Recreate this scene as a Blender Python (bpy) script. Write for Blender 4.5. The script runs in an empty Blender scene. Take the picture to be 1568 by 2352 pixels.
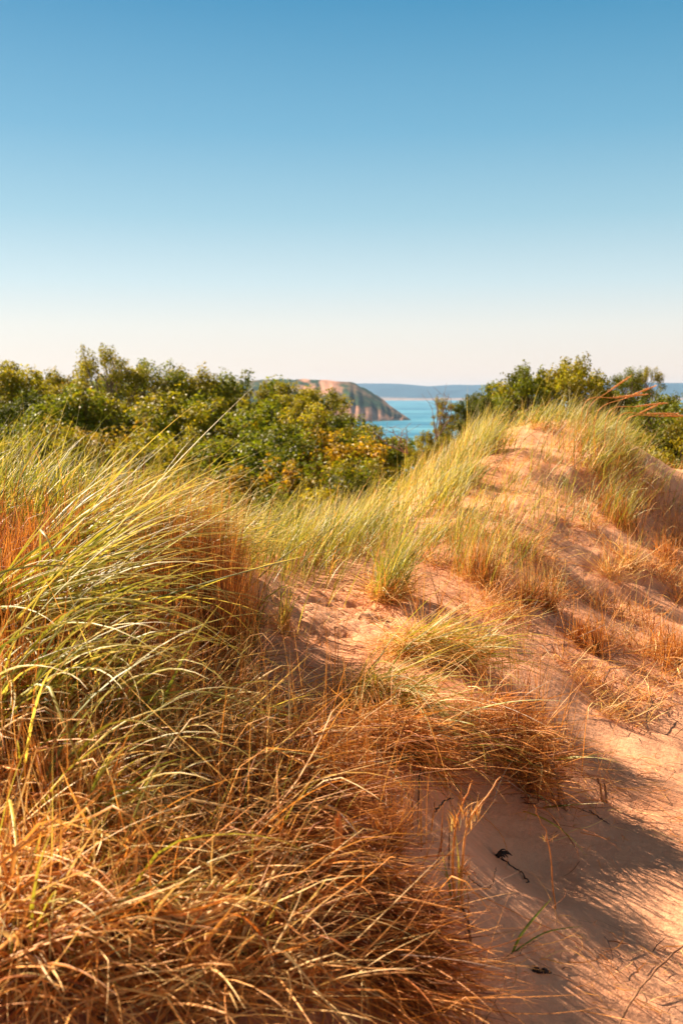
import bpy, math, time
import numpy as np
from mathutils import Vector, Matrix
S = bpy.context.scene
C = S.collection
rad = math.radians

# ------------------------------------------------------------------ camera, sky, sun, exposure
PITCH = rad(6.81); F = 2286.7            # focal length in units of a 1568-px wide frame (35 mm on 24 mm)
cd = bpy.data.cameras.new('camera'); cam = bpy.data.objects.new('camera', cd); C.objects.link(cam)
cd.sensor_fit = 'HORIZONTAL'; cd.sensor_width = 24; cd.lens = 35
cd.clip_start = 0.05; cd.clip_end = 60000
cam.location = (0, 0, 0); cam.rotation_euler = (rad(90) - PITCH, 0, 0)
cd.dof.use_dof = True; cd.dof.focus_distance = 2.75; cd.dof.aperture_fstop = 6.5; cd.dof.aperture_blades = 0
S.camera = cam

SUN_EL, SUN_AZ = rad(36), rad(-55)       # azimuth clockwise from +Y
w = bpy.data.worlds.new('World'); S.world = w; w.use_nodes = True
nt = w.node_tree; N = nt.nodes; LK = nt.links
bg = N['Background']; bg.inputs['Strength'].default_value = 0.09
sky = N.new('ShaderNodeTexSky'); sky.sky_type = 'NISHITA'; sky.sun_disc = False
sky.sun_elevation = SUN_EL; sky.sun_rotation = SUN_AZ % (2*math.pi)
sky.air_density = 1.0; sky.dust_density = 0.6; sky.ozone_density = 1.6; sky.altitude = 150
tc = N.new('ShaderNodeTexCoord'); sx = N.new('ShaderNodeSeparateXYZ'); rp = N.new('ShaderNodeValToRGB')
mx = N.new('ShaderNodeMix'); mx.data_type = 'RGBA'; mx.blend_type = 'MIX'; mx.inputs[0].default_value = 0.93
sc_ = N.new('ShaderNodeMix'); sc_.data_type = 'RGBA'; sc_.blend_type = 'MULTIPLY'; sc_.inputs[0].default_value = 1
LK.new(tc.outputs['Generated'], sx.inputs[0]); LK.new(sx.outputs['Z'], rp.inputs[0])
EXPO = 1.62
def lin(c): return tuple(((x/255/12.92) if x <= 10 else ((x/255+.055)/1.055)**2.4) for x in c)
# clear air over a dusty horizon: colour by height above the horizon (sine of elevation); highest stops, out of view, are toned as fill light
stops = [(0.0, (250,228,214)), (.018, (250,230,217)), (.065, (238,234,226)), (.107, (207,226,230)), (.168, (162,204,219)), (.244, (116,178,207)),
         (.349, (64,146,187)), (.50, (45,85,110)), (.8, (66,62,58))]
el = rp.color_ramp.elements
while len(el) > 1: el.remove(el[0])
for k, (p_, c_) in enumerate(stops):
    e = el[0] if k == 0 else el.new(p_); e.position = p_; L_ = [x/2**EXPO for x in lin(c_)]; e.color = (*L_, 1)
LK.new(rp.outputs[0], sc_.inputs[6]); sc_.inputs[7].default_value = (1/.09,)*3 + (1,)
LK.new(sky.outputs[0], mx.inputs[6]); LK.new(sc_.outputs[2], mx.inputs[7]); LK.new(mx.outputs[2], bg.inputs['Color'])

sd = bpy.data.lights.new('sun', 'SUN'); sd.energy = 5.0; sd.angle = rad(0.53); sd.color = (1.0, 0.81, 0.61)
sun = bpy.data.objects.new('sun', sd); C.objects.link(sun)
SUND = Vector((math.sin(SUN_AZ)*math.cos(SUN_EL), math.cos(SUN_AZ)*math.cos(SUN_EL), math.sin(SUN_EL)))
sun.rotation_euler = (-SUND).to_track_quat('-Z', 'Y').to_euler(); sun.location = SUND * 30

S.view_settings.view_transform = 'Standard'; S.view_settings.look = 'None'
S.view_settings.gamma = 1; S.view_settings.exposure = EXPO; S.view_settings.use_curve_mapping = False
S.render.engine = 'CYCLES'
S.cycles.max_bounces = 8; S.cycles.diffuse_bounces = 3; S.cycles.glossy_bounces = 2
S.cycles.transmission_bounces = 4; S.cycles.volume_bounces = 0; S.cycles.transparent_max_bounces = 8
S.cycles.use_denoising = True; S.cycles.denoiser = 'OPENIMAGEDENOISE'; S.cycles.denoising_input_passes = 'RGB_ALBEDO_NORMAL'; S.cycles.denoising_prefilter = 'ACCURATE'

# ------------------------------------------------------------------ helpers
def at(u, v, Y):
    """point on the sight line of photo position (u, v) at forward distance Y"""
    xc = (u - 784) / F; yc = -(v - 1176) / F
    d = np.array([xc, math.cos(PITCH) + yc*math.sin(PITCH), -math.sin(PITCH) + yc*math.cos(PITCH)])
    return d * (Y / d[1])

_R = np.random.RandomState(5); _HT = _R.rand(256, 256)
def vnoise(x, y):
    xi = np.floor(x).astype(int); yi = np.floor(y).astype(int); fx = x - xi; fy = y - yi
    fx = fx*fx*fx*(fx*(fx*6-15)+10); fy = fy*fy*fy*(fy*(fy*6-15)+10)
    g = lambda a, b: _HT[a & 255, b & 255]
    return (g(xi, yi)*(1-fx)*(1-fy) + g(xi+1, yi)*fx*(1-fy) + g(xi, yi+1)*(1-fx)*fy + g(xi+1, yi+1)*fx*fy)*2 - 1
def fbm(x, y, n=4, g=.5):
    s = 0; a = 1
    for i in range(n):
        s = s + a*vnoise(x + 17.3*i, y - 9.1*i); x = x*2.03; y = y*2.03; a *= g
    return s
def sstep(a, b, x):
    t = np.clip((x - a)/(b - a), 0, 1); return t*t*(3 - 2*t)

# ------------------------------------------------------------------ dune height field (from sighted points)
CP = [(0,2352,1.15),(400,2352,1.25),(784,2352,1.35),(1180,2352,1.48),(1568,2352,1.62),(1568,1900,2.35),(1200,2000,2.08),(1568,2120,1.95),
 (1350,1780,2.5),(1568,1600,3.3),(1300,1650,2.85),(1420,1500,3.6),(1568,1350,5.0),(1400,1330,4.7),(1230,975,8.0),(1220,1015,7.0),(1220,1100,5.8),
 (1400,1080,6.6),(1370,982,8.1),(1450,1035,7.6),(1300,1010,7.2),(1470,1180,6.4),(1568,1080,9.5),(1150,1200,4.8),(1100,1300,4.2),(1100,1400,3.6),(1300,1300,4.6),
 (1150,1500,3.25),(1230,1600,2.85),(1200,1420,3.6),(640,1330,3.5),(800,1325,3.65),(700,1450,3.0),(850,1440,3.1),(620,1500,2.8),
 (0,1250,2.6),(300,1230,2.9),(500,1270,3.2),(700,1285,3.9),(860,1205,5.0),(1000,1090,6.5),(1080,1015,7.5),(980,1250,4.4),
 (300,1500,2.3),(300,1800,1.8),(0,1500,2.0),(0,1900,1.5),(500,1620,2.35),(600,1740,2.05),(800,1900,1.78),(650,2100,1.55),
 (950,1740,2.15),(930,2050,1.66),(900,1560,2.62),(1080,1620,2.5),(1230,1770,2.36),(1050,1830,2.25),(780,1620,2.45),(300,2050,1.5)]
P3 = [at(*c) for c in CP]
P3 += [np.array(q, float) for q in [(0,0,-1.15),(-1.5,0,-1.0),(1.5,0,-1.45),(0,-2,-1.25),(-4,-2,-1.2),(4,-2,-1.9),(-4,1.5,-.9),(-3,3,-.75),(-1.6,1.8,-.62),(-2.2,2.6,-.5),
 (-3,6,-1.9),(-1.2,5.2,-1.25),(-.3,5.8,-1.15),(.6,8,-1.15),(-1,8.5,-2.2),(-4,9,-2.7),(-6,4,-1.7),(1,10.5,-1.5),(3,12,-1.5),(2,9.4,-.75),
 (3.2,9.0,-.85),(4.4,7.0,-1.35),(3,4.5,-1.25),(2.3,2.5,-1.45),(4.5,4.5,-1.7),(6,3,-2.2),(6,9,-1.4),(8,12,-2.4),(7,6,-2.1),(0,13,-2.6),(5,12.5,-1.9),(-6,13,-3.1),(-6,0,-1.6),(7,0,-2.6)]]
P3 = np.array(P3)
def _U(r2): return r2*np.log(r2 + 1e-9)
n = len(P3); d2 = ((P3[:,None,:2] - P3[None,:,:2])**2).sum(2)
A = np.zeros((n+3, n+3)); A[:n,:n] = _U(d2) + np.eye(n)*0.008; A[:n,n] = 1; A[:n,n+1:] = P3[:,:2]; A[n,:n] = 1; A[n+1:,:n] = P3[:,:2].T
wv = np.linalg.solve(A, np.concatenate([P3[:,2], [0,0,0]]))
def tps(x, y):
    z = wv[n] + wv[n+1]*x + wv[n+2]*y
    for i in range(n): z = z + wv[i]*_U((x-P3[i,0])**2 + (y-P3[i,1])**2)
    return z
def outer(x, y):
    z = -2.6 - 0.055*np.clip(y-12, 0, 34) - 0.03*np.abs(x)*sstep(10, 60, np.abs(x)) + 0.5*fbm(x/9, y/9, 3)*sstep(10, 16, y)
    z = z - sstep(0, 1, np.clip((y-44)/330, 0, 1)**.8)*125
    z = z + 1.2*sstep(.5, 2.5, x)*sstep(30, 20, y)*sstep(12, 15, y)*sstep(14, 8, x)
    return z + sstep(6, -10, y)*0.7 - np.clip(-y-4, 0, 60)*0.06
def height(x, y):
    x = np.asarray(x, float); y = np.asarray(y, float)
    k = 1 - (1 - sstep(9.5, 14, y))*(1 - sstep(5, 9, np.abs(x)))*(1 - sstep(1, 3.5, -y))
    z = tps(np.clip(x, -10, 10), np.clip(y, -4, 15))*(1-k) + outer(x, y)*k
    near = 1 - sstep(8, 14, np.hypot(x, y-3))
    z = z + near*(0.022*fbm(x*1.9+3, y*1.9, 3) + 0.005*fbm(x*9, y*9+4, 2))
    hl = np.exp(-(((x-1.5)/1.3)**2 + ((y-5.6)/1.9)**2))
    z = z + hl*(.05*fbm(x*1.6, y*1.4+2, 3) + .018*fbm(x*5, y*5, 3))
    # trampled, crumbling sand of the little ledge in the middle, and the hummocky mound at the left
    crumb = np.exp(-(((x-.02)/.22)**2 + ((y-3.25)/.33)**2)) + .7*np.exp(-(((x+.25)/.12)**2 + ((y-2.95)/.3)**2))
    q = fbm(x*13+5, y*13, 3, .6)
    z = z - crumb*0.018*sstep(-.1, .35, q) + crumb*.006*fbm(x*50, y*50, 2)
    hum = np.exp(-(((x+.75)/.7)**2 + ((y-2.0)/.9)**2))
    z = z + hum*0.03*fbm(x*6, y*6, 2)
    # broken crust of damp sand at the lower middle
    cx, cy = LEDGE
    e = (x-cx)*.80 + (y-cy)*.6; a_ = (x-cx)*.6 - (y-cy)*.80
    e2 = e + .02*fbm(a_*18, e*6, 3)
    z = z + 0.02*(sstep(-.012, .0, e2)*(1-sstep(.02, .16, e2)))*np.exp(-(a_/.13)**2)
    # wind laminae on the open slope at the right: faint combed streaks running down it
    op = sstep(.35, .8, x)*near
    c1, s1 = math.cos(rad(-33)), math.sin(rad(-33))
    z = z + op*0.0035*fbm((x*c1+y*s1)*2.2, (-x*s1+y*c1)*26, 3)
    return z
LEDGE = tuple(at(905, 2175, 1.62)[:2])

# fast lookup
def axis(a, b, lo, hi, h, g):
    m = list(np.arange(lo, hi, h)); s = h; t = m[-1]
    while t < b: s *= g; t += s; m.append(t)
    s = h; t = m[0]; pre = []
    while t > a: s *= g; t -= s; pre.append(t)
    return np.array(pre[::-1] + m)
XS = axis(-420, 420, -1.7, 3.2, 0.0125, 1.045); YS = axis(-40, 400, 0.7, 5.4, 0.0125, 1.03)
GX, GY = np.meshgrid(XS, YS); GZ = height(GX, GY)
def hz(x, y):
    x = np.asarray(x, float); y = np.asarray(y, float)
    i = np.clip(np.searchsorted(XS, x) - 1, 0, len(XS)-2); j = np.clip(np.searchsorted(YS, y) - 1, 0, len(YS)-2)
    fx = np.clip((x-XS[i])/(XS[i+1]-XS[i]), 0, 1); fy = np.clip((y-YS[j])/(YS[j+1]-YS[j]), 0, 1)
    return GZ[j,i]*(1-fx)*(1-fy) + GZ[j,i+1]*fx*(1-fy) + GZ[j+1,i]*(1-fx)*fy + GZ[j+1,i+1]*fx*fy
def ground(u, v, far=14.0):
    """where the sight line of photo position (u, v) meets the dune"""
    Y = np.linspace(.8, far, 3000); p0 = at(u, v, 1.0)
    X = p0[0]*Y; Z = p0[2]*Y; h = hz(X, Y); k = np.argmax(Z < h)
    if Z[k] >= h[k]: k = np.argmin(Z - h)
    return np.array([X[k], Y[k], h[k]])

def link(name, me, mats, parent=None, smooth=False):
    if not isinstance(mats, (list, tuple)): mats = [mats]
    for m in mats: me.materials.append(m)
    o = bpy.data.objects.new(name, me); C.objects.link(o)
    if parent: o.parent = parent
    return o
def np_mesh(name, V, Q, col=None, smooth=True, mi=None):
    me = bpy.data.meshes.new(name); V = np.ascontiguousarray(V, np.float32); Q = np.ascontiguousarray(Q, np.int32); k = Q.shape[1]
    me.vertices.add(len(V)); me.vertices.foreach_set('co', V.ravel())
    me.loops.add(Q.size); me.loops.foreach_set('vertex_index', Q.ravel())
    me.polygons.add(len(Q)); me.polygons.foreach_set('loop_start', np.arange(0, Q.size, k, dtype=np.int32))
    me.polygons.foreach_set('loop_total', np.full(len(Q), k, np.int32))
    me.polygons.foreach_set('use_smooth', np.full(len(Q), smooth, bool))
    if mi is not None: me.polygons.foreach_set('material_index', np.ascontiguousarray(mi, np.int32))
    if col is not None:
        a = me.color_attributes.new('tint', 'FLOAT_COLOR', 'POINT')
        a.data.foreach_set('color', np.ascontiguousarray(np.c_[col, np.ones(len(col))], np.float32).ravel())
    me.update(calc_edges=True); return me
def tag(o, label=None, cat=None, group=None, kind=None):
    if label: o['label'] = label
    if cat: o['category'] = cat
    if group: o['group'] = group
    if kind: o['kind'] = kind
    return o
def empty(name, loc):
    o = bpy.data.objects.new(name, None); o.location = tuple(loc); C.objects.link(o); return o

def mat(name, rough=.6, spec=.4):
    m = bpy.data.materials.new(name); m.use_nodes = True; t = m.node_tree; b = t.nodes['Principled BSDF']
    b.inputs['Roughness'].default_value = rough; b.inputs['Specular IOR Level'].default_value = spec
    return m, t, b
def nd(t, ty, **kw):
    x = t.nodes.new(ty)
    for k, v in kw.items(): setattr(x, k, v)
    return x
def mixc(t, fac, a, b, mode='MIX'):
    x = nd(t, 'ShaderNodeMix', data_type='RGBA', blend_type=mode)
    for s, v in ((0, fac), (6, a), (7, b)):
        if hasattr(v, 'default_value') or hasattr(v, 'links'): t.links.new(v, x.inputs[s])
        else: x.inputs[s].default_value = v
    return x.outputs[2]
def noise(t, vec, scale, detail=4, rough=.55, dist=0):
    x = nd(t, 'ShaderNodeTexNoise'); x.inputs['Scale'].default_value = scale; x.inputs['Detail'].default_value = detail
    x.inputs['Roughness'].default_value = rough; x.inputs['Distortion'].default_value = dist
    if vec is not None: t.links.new(vec, x.inputs['Vector'])
    return x.outputs['Fac']
def ramp(t, fac, stops):
    x = nd(t, 'ShaderNodeValToRGB'); t.links.new(fac, x.inputs[0]); e = x.color_ramp.elements
    e[0].position, e[0].color = stops[0][0], (*stops[0][1], 1); e[1].position, e[1].color = stops[-1][0], (*stops[-1][1], 1)
    for p, c in stops[1:-1]: q = e.new(p); q.color = (*c, 1)
    return x.outputs[0]
def mapping(t, scale, rot=(0,0,0), src='Object'):
    c = nd(t, 'ShaderNodeTexCoord'); m = nd(t, 'ShaderNodeMapping'); m.inputs['Scale'].default_value = scale; m.inputs['Rotation'].default_value = rot
    t.links.new(c.outputs[src], m.inputs[0]); return m.outputs[0]

# sand
def sand_material():
    m, t, b = mat('dune_sand', .92, .15)
    o = mapping(t, (1,1,1)); streak = mapping(t, (2.5, 38, 2.5), (0, 0, rad(33)))
    base = ramp(t, noise(t, o, 2.3, 5), [(.25, (.72,.32,.165)), (.55, (.80,.40,.225)), (.8, (.87,.46,.275))])
    st = ramp(t, noise(t, streak, 1.0, 4), [(.38, (.88,.86,.85)), (.6, (1.02,1.02,1.02))])
    c = mixc(t, .55, base, st, 'MULTIPLY')
    grain = ramp(t, noise(t, o, 700, 2, .7), [(.3, (.86,.84,.82)), (.5, (1,1,1)), (.72, (1.12,1.13,1.14))])
    c = mixc(t, .75, c, grain, 'MULTIPLY')
    dk = ramp(t, noise(t, o, 420, 1, .5), [(.22, (.30,.22,.18)), (.30, (1,1,1))])
    c = mixc(t, .6, c, dk, 'MULTIPLY')
    # organic litter in the sand under the grass, painted darker to deepen shaded gaps
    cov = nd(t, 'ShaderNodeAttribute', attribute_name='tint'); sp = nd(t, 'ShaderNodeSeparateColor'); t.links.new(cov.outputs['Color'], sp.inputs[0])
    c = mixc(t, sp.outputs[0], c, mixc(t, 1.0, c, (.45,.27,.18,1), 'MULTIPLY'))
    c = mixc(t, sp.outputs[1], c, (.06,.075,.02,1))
    t.links.new(c, b.inputs['Base Color'])
    bp = nd(t, 'ShaderNodeBump'); bp.inputs['Strength'].default_value = .35; bp.inputs['Distance'].default_value = .002
    t.links.new(noise(t, o, 330, 3, .7), bp.inputs['Height'])
    b2 = nd(t, 'ShaderNodeBump'); b2.inputs['Strength'].default_value = .5; b2.inputs['Distance'].default_value = .012
    t.links.new(noise(t, o, 42, 5, .62), b2.inputs['Height']); t.links.new(bp.outputs[0], b2.inputs['Normal'])
    b3 = nd(t, 'ShaderNodeBump'); b3.inputs['Strength'].default_value = .5; b3.inputs['Distance'].default_value = .006
    t.links.new(noise(t, streak, 1.0, 3), b3.inputs['Height']); t.links.new(b2.outputs[0], b3.inputs['Normal'])
    t.links.new(b3.outputs[0], b.inputs['Normal'])
    return m
SAND = sand_material()

# blades and leaves: colour from the plant itself, green tips paled as if sunlit, some light passes through
def leafy_material(name, rough, spec, trans, use_obj=False, sheen=1.0):
    m, t, b = mat(name, rough, spec)
    a = nd(t, 'ShaderNodeAttribute', attribute_name='tint'); col = a.outputs['Color']
    if use_obj:
        oi = nd(t, 'ShaderNodeObjectInfo'); col = mixc(t, 1.0, col, oi.outputs['Color'], 'MULTIPLY')
    else:
        o = mapping(t, (1,1,1)); col = mixc(t, .5, col, ramp(t, noise(t, o, 60, 2), [(.3, (.6,.55,.5)), (.62, (1.15,1.15,1.15))]), 'MULTIPLY')
    t.links.new(col, b.inputs['Base Color'])
    tr = nd(t, 'ShaderNodeBsdfTranslucent'); t.links.new(mixc(t, 1.0, col, (1.5,1.45,.9,1), 'MULTIPLY'), tr.inputs['Color'])
    mxs = nd(t, 'ShaderNodeMixShader'); mxs.inputs[0].default_value = trans
    t.links.new(b.outputs[0], mxs.inputs[1]); t.links.new(tr.outputs[0], mxs.inputs[2])
    t.links.new(mxs.outputs[0], t.nodes['Material Output'].inputs['Surface'])
    return m
GRASS = leafy_material('grass_blade', .46, .55, .34)
STRAW = leafy_material('dead_grass', .52, .4, .24)
LEAF = leafy_material('tree_leaf', .5, .35, .38, True)
def bark_material(name, c1, c2):
    m, t, b = mat(name, .85, .2); o = mapping(t, (1,1,.25))
    t.links.new(ramp(t, noise(t, o, 40, 5), [(.3, c1), (.7, c2)]), b.inputs['Base Color'])
    bp = nd(t, 'ShaderNodeBump'); bp.inputs['Strength'].default_value = .6; bp.inputs['Distance'].default_value = .003
    t.links.new(noise(t, o, 70, 4), bp.inputs['Height']); t.links.new(bp.outputs[0], b.inputs['Normal'])
    return m
BARK = bark_material('bark', (.10,.065,.05), (.26,.18,.14))
CHAR = bark_material('dark_twig_bark', (.018,.012,.010), (.07,.045,.035))
DEADWOOD = bark_material('dead_wood', (.16,.07,.035), (.42,.22,.11))

# ------------------------------------------------------------------ the dune sheet
cover_polys = []   # filled below; needed for the litter and gap-shade tint, so the polygon list comes first
def poly_world(pts, far=14.0): return np.array([ground(u, v, far)[:2] for u, v in pts])
def inside(P, x, y):
    c = np.zeros(x.shape, bool); j = len(P)-1
    for i in range(len(P)):
        xi, yi = P[i]; xj, yj = P[j]
        c ^= ((yi > y) != (yj > y)) & (x < (xj-xi)*(y-yi)/(yj-yi+1e-12) + xi); j = i
    return c
MOUND = np.array([(-3.2,3.2),(-1.6,3.3)] + [tuple(ground(*q)[:2]) for q in [(120,1262),(330,1250),(500,1290),(548,1400),(575,1560),(670,1650),(790,1770),(860,1900),(930,2020),(1000,2150),(1080,2350)]] + [(.35,.9),(-1,.6),(-3.2,.6)])
CLUMP = poly_world([(690,1600),(820,1500),(960,1430),(1080,1470),(1130,1560),(1200,1640),(1270,1760),(1250,1830),(1050,1800),(900,1740),(760,1680)])
def smear(P, x, y, r):
    s = 0
    for a in np.linspace(0, 2*np.pi, 8, endpoint=False): s = s + inside(P, x + r*np.cos(a), y + r*np.sin(a))
    return (s + 2*inside(P, x, y))/10
def build_dune():
    ny, nx = GX.shape
    V = np.c_[GX.ravel(), GY.ravel(), GZ.ravel()]
    i = np.arange(ny*nx).reshape(ny, nx); Q = np.stack([i[:-1,:-1], i[:-1,1:], i[1:,1:], i[1:,:-1]], -1).reshape(-1, 4)
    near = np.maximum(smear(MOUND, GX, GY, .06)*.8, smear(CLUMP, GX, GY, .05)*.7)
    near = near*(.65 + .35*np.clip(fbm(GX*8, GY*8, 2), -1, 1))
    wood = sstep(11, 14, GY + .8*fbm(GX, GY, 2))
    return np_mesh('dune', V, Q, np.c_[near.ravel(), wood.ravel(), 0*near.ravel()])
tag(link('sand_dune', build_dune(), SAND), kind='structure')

# ------------------------------------------------------------------ blades
def make_blades(rs, root, L, W, phi, lean, bend, c0, c1, c2, seg=6, p=1.35, kink=0, swirl=.0, clampz=True, fold=True, lift=.002):
    n = len(L); t = np.linspace(0, 1, seg+1)
    th = lean[:,None] + bend[:,None]*t[None]**p
    az = phi[:,None] + (rs.randn(n)*swirl)[:,None]*t[None]
    if kink:
        k = rs.rand(n) < kink; tk = rs.uniform(.25, .8, n); am = rs.uniform(.5, 1.7, n)*k
        s = (t[None] > tk[:,None]); th = th + am[:,None]*s; az = az + (rs.uniform(-1, 1, n)*k)[:,None]*s
    T = np.stack([np.sin(th)*np.cos(az), np.sin(th)*np.sin(az), np.cos(th)], -1)
    step = (L/seg)[:,None,None]
    Pc = np.concatenate([np.zeros((n,1,3)), np.cumsum((T[:,:-1]+T[:,1:])*.5*step, 1)], 1) + root[:,None,:]
    if clampz:
        g = hz(Pc[...,0], Pc[...,1]) + lift + rs.uniform(0, .008, n)[:,None]
        low = Pc[...,2] < g; low[:,0] = False
        Pc[...,2] = np.where(low, g, Pc[...,2])
    side = np.stack([-np.sin(az), np.cos(az), 0*az], -1); nor = np.cross(T, side)
    tw = (rs.uniform(-1.3, 1.3, n)[:,None] + (rs.randn(n)*.5)[:,None]*t[None])[...,None]
    sd = side*np.cos(tw) + nor*np.sin(tw); nn = -side*np.sin(tw) + nor*np.cos(tw)
    wp = (W[:,None]*(1 - .93*t[None]**2.2)*(.75 + .25*np.sin(np.pi*np.clip(t*1.4, 0, 1)))[None])[...,None]*.5
    A = Pc - sd*wp; B = Pc + sd*wp
    if fold:
        M = Pc + nn*wp*.55; V = np.stack([A, M, B], 2); r = 3
    else: V = np.stack([A, B], 2); r = 2
    tt = t[None,:,None]
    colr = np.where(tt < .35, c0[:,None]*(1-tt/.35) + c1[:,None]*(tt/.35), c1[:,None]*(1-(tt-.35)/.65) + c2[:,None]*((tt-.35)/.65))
    colr = np.repeat(colr[:,:,None], r, 2)
    base = (np.arange(n)*(seg+1)*r)[:,None,None] + (np.arange(seg)*r)[None,:,None]
    qs = [base + np.array([[[k, k+1, k+1+r, k+r]]]) for k in range(r-1)]
    Q = np.concatenate([q.reshape(-1, 4) for q in qs])
    return V.reshape(-1, 3), Q, colr.reshape(-1, 3)

G_LT, G_MD, G_DK = np.array([.56,.50,.10]), np.array([.30,.31,.03]), np.array([.11,.15,.015])
S_PALE, S_TAN, S_ORG, S_RUST, S_DK, S_GREY = np.array([.85,.57,.24]), np.array([.70,.35,.10]), np.array([.62,.25,.05]), np.array([.36,.115,.025]), np.array([.13,.055,.022]), np.array([.50,.40,.30])
def pick(rs, n, cols, wts, jit=.14):
    k = rs.choice(len(cols), n, p=np.array(wts)/sum(wts)); c = np.array(cols)[k]
    return np.clip(c*(1 + rs.randn(n, 1)*jit), .008, .9)
def colours(rs, n, kind):
    if kind == 'green':
        c1 = pick(rs, n, [G_LT, G_MD, G_DK], [2.2,5,2.8]); return c1*.6 + pick(rs, n, [S_TAN, S_ORG], [1,1])*.4, c1, c1*.5 + S_PALE*.5*rs.uniform(.3, 1.4, (n,1))  # straw tips, painted paler still to look sunlit
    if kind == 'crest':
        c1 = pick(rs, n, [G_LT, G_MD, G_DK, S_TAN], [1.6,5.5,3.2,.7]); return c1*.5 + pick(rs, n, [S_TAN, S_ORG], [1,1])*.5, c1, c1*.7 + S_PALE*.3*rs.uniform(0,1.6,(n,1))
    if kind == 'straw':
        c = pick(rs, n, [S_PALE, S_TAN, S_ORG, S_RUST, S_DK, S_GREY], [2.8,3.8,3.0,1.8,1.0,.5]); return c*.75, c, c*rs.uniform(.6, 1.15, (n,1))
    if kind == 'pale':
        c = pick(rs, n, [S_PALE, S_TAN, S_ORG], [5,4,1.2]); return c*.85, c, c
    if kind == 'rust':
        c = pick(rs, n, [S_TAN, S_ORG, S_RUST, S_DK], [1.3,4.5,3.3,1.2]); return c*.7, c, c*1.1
# type: (L mean, sd), W, phi (mean, sd; None = any way), lean range, bend (mean, sd), colour, kink, swirl, segs, root lift
TY = {
 'sweep':   ((.32,.09), .0050, (.02,.42), (.55,1.15), (.80,.40), 'green', .12, .25, 9, .03),
 'arch':    ((.36,.09), .0052, (-.35,.55), (.15,.80), (1.35,.45), 'green', .12, .35, 10, .04),
 'upgreen': ((.19,.06), .0025, (.15,.95), (.02,.42), (.50,.30), 'crest', .03, .20, 6, .0),
 'crest':   ((.27,.09), .0040, (.10,.85), (.03,.58), (.62,.35), 'crest', .02, .20, 5, .0),
 'updry':   ((.17,.06), .0024, None, (.00,.25), (.15,.15), 'rust', .10, .10, 5, .0),
 'mess':    ((.13,.06), .0024, None, (.45,1.45), (.30,.45), 'straw', .45, .45, 6, .04),
 'comb':    ((.15,.06), .0023, (-.75,.42), (1.1,1.55), (.20,.25), 'rust', .12, .35, 6, .03),
 'drape':   ((.20,.06), .0031, (-.65,.70), (.70,1.40), (.60,.40), 'pale', .28, .30, 7, .05),
 'stubble': ((.06,.03), .0020, None, (.10,1.3), (.2,.3), 'straw', .20, .3, 4, .0),
 'fine':    ((.08,.04), .0009, None, (.6,1.5), (.8,1.0), 'rust', .10, 1.3, 7, .02),
 'litter':  ((.08,.05), .0018, (-.6,.9), (1.3,1.6), (.1,.3), 'straw', .25, .6, 5, .005),
}
class Bag:
    def __init__(s): s.V = []; s.Q = []; s.K = []; s.n = 0
    def add(s, V, Q, K): s.V.append(V); s.Q.append(Q + s.n); s.K.append(K); s.n += len(V)
    def mesh(s, name): return np_mesh(name, np.concatenate(s.V), np.concatenate(s.Q), np.concatenate(s.K))
def grow(bag, rs, ty, xy, Ls=1., Ws=1., col=None, dphi=0., dlean=0., dbend=0., lift=None, fold=True):
    (lm, ls), W, ph, ln, bd, ck, kk, sw, sg, rl = TY[ty]; n = len(xy)
    if n == 0: return
    rl = rl if lift is None else lift
    z = hz(xy[:,0], xy[:,1]) - .006 + rs.rand(n)**1.5*rl
    L = np.clip(rs.normal(lm, ls, n), lm*.25, lm*2)*Ls; Wd = W*Ws*rs.uniform(.65, 1.35, n)
    phi = (rs.uniform(-np.pi, np.pi, n) if ph is None else rs.normal(ph[0], ph[1], n)) + dphi
    lean = rs.uniform(*ln, n) + dlean; bend = rs.normal(*bd, n) + dbend
    c = colours(rs, n, col or ck)
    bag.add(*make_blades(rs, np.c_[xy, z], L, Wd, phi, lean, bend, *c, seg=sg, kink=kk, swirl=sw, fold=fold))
def disc(rs, c, r, n, sq=1.0):
    a = rs.uniform(0, 2*np.pi, n); q = r*np.abs(rs.randn(n))*.6
    return np.c_[c[0] + q*np.cos(a), c[1] + q*np.sin(a)*sq]
def in_poly(rs, P, n, thr=None, sc=3.):
    lo, hi = P.min(0), P.max(0); out = []; tot = 0
    while tot < n:
        q = rs.uniform(lo, hi, (n*3, 2)); m = inside(P, q[:,0], q[:,1])
        if thr is not None: m &= fbm(q[:,0]*sc+7, q[:,1]*sc, 2) > thr
        m &= (((q[:,0]-LEDGE[0]+.03)/.20)**2 + ((q[:,1]-LEDGE[1]-.04)/.16)**2 > 1) | (rs.rand(len(q)) < .10)
        q = q[m]; out.append(q); tot += len(q)
        if len(out) > 60: break
    return np.concatenate(out)[:n]
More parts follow.
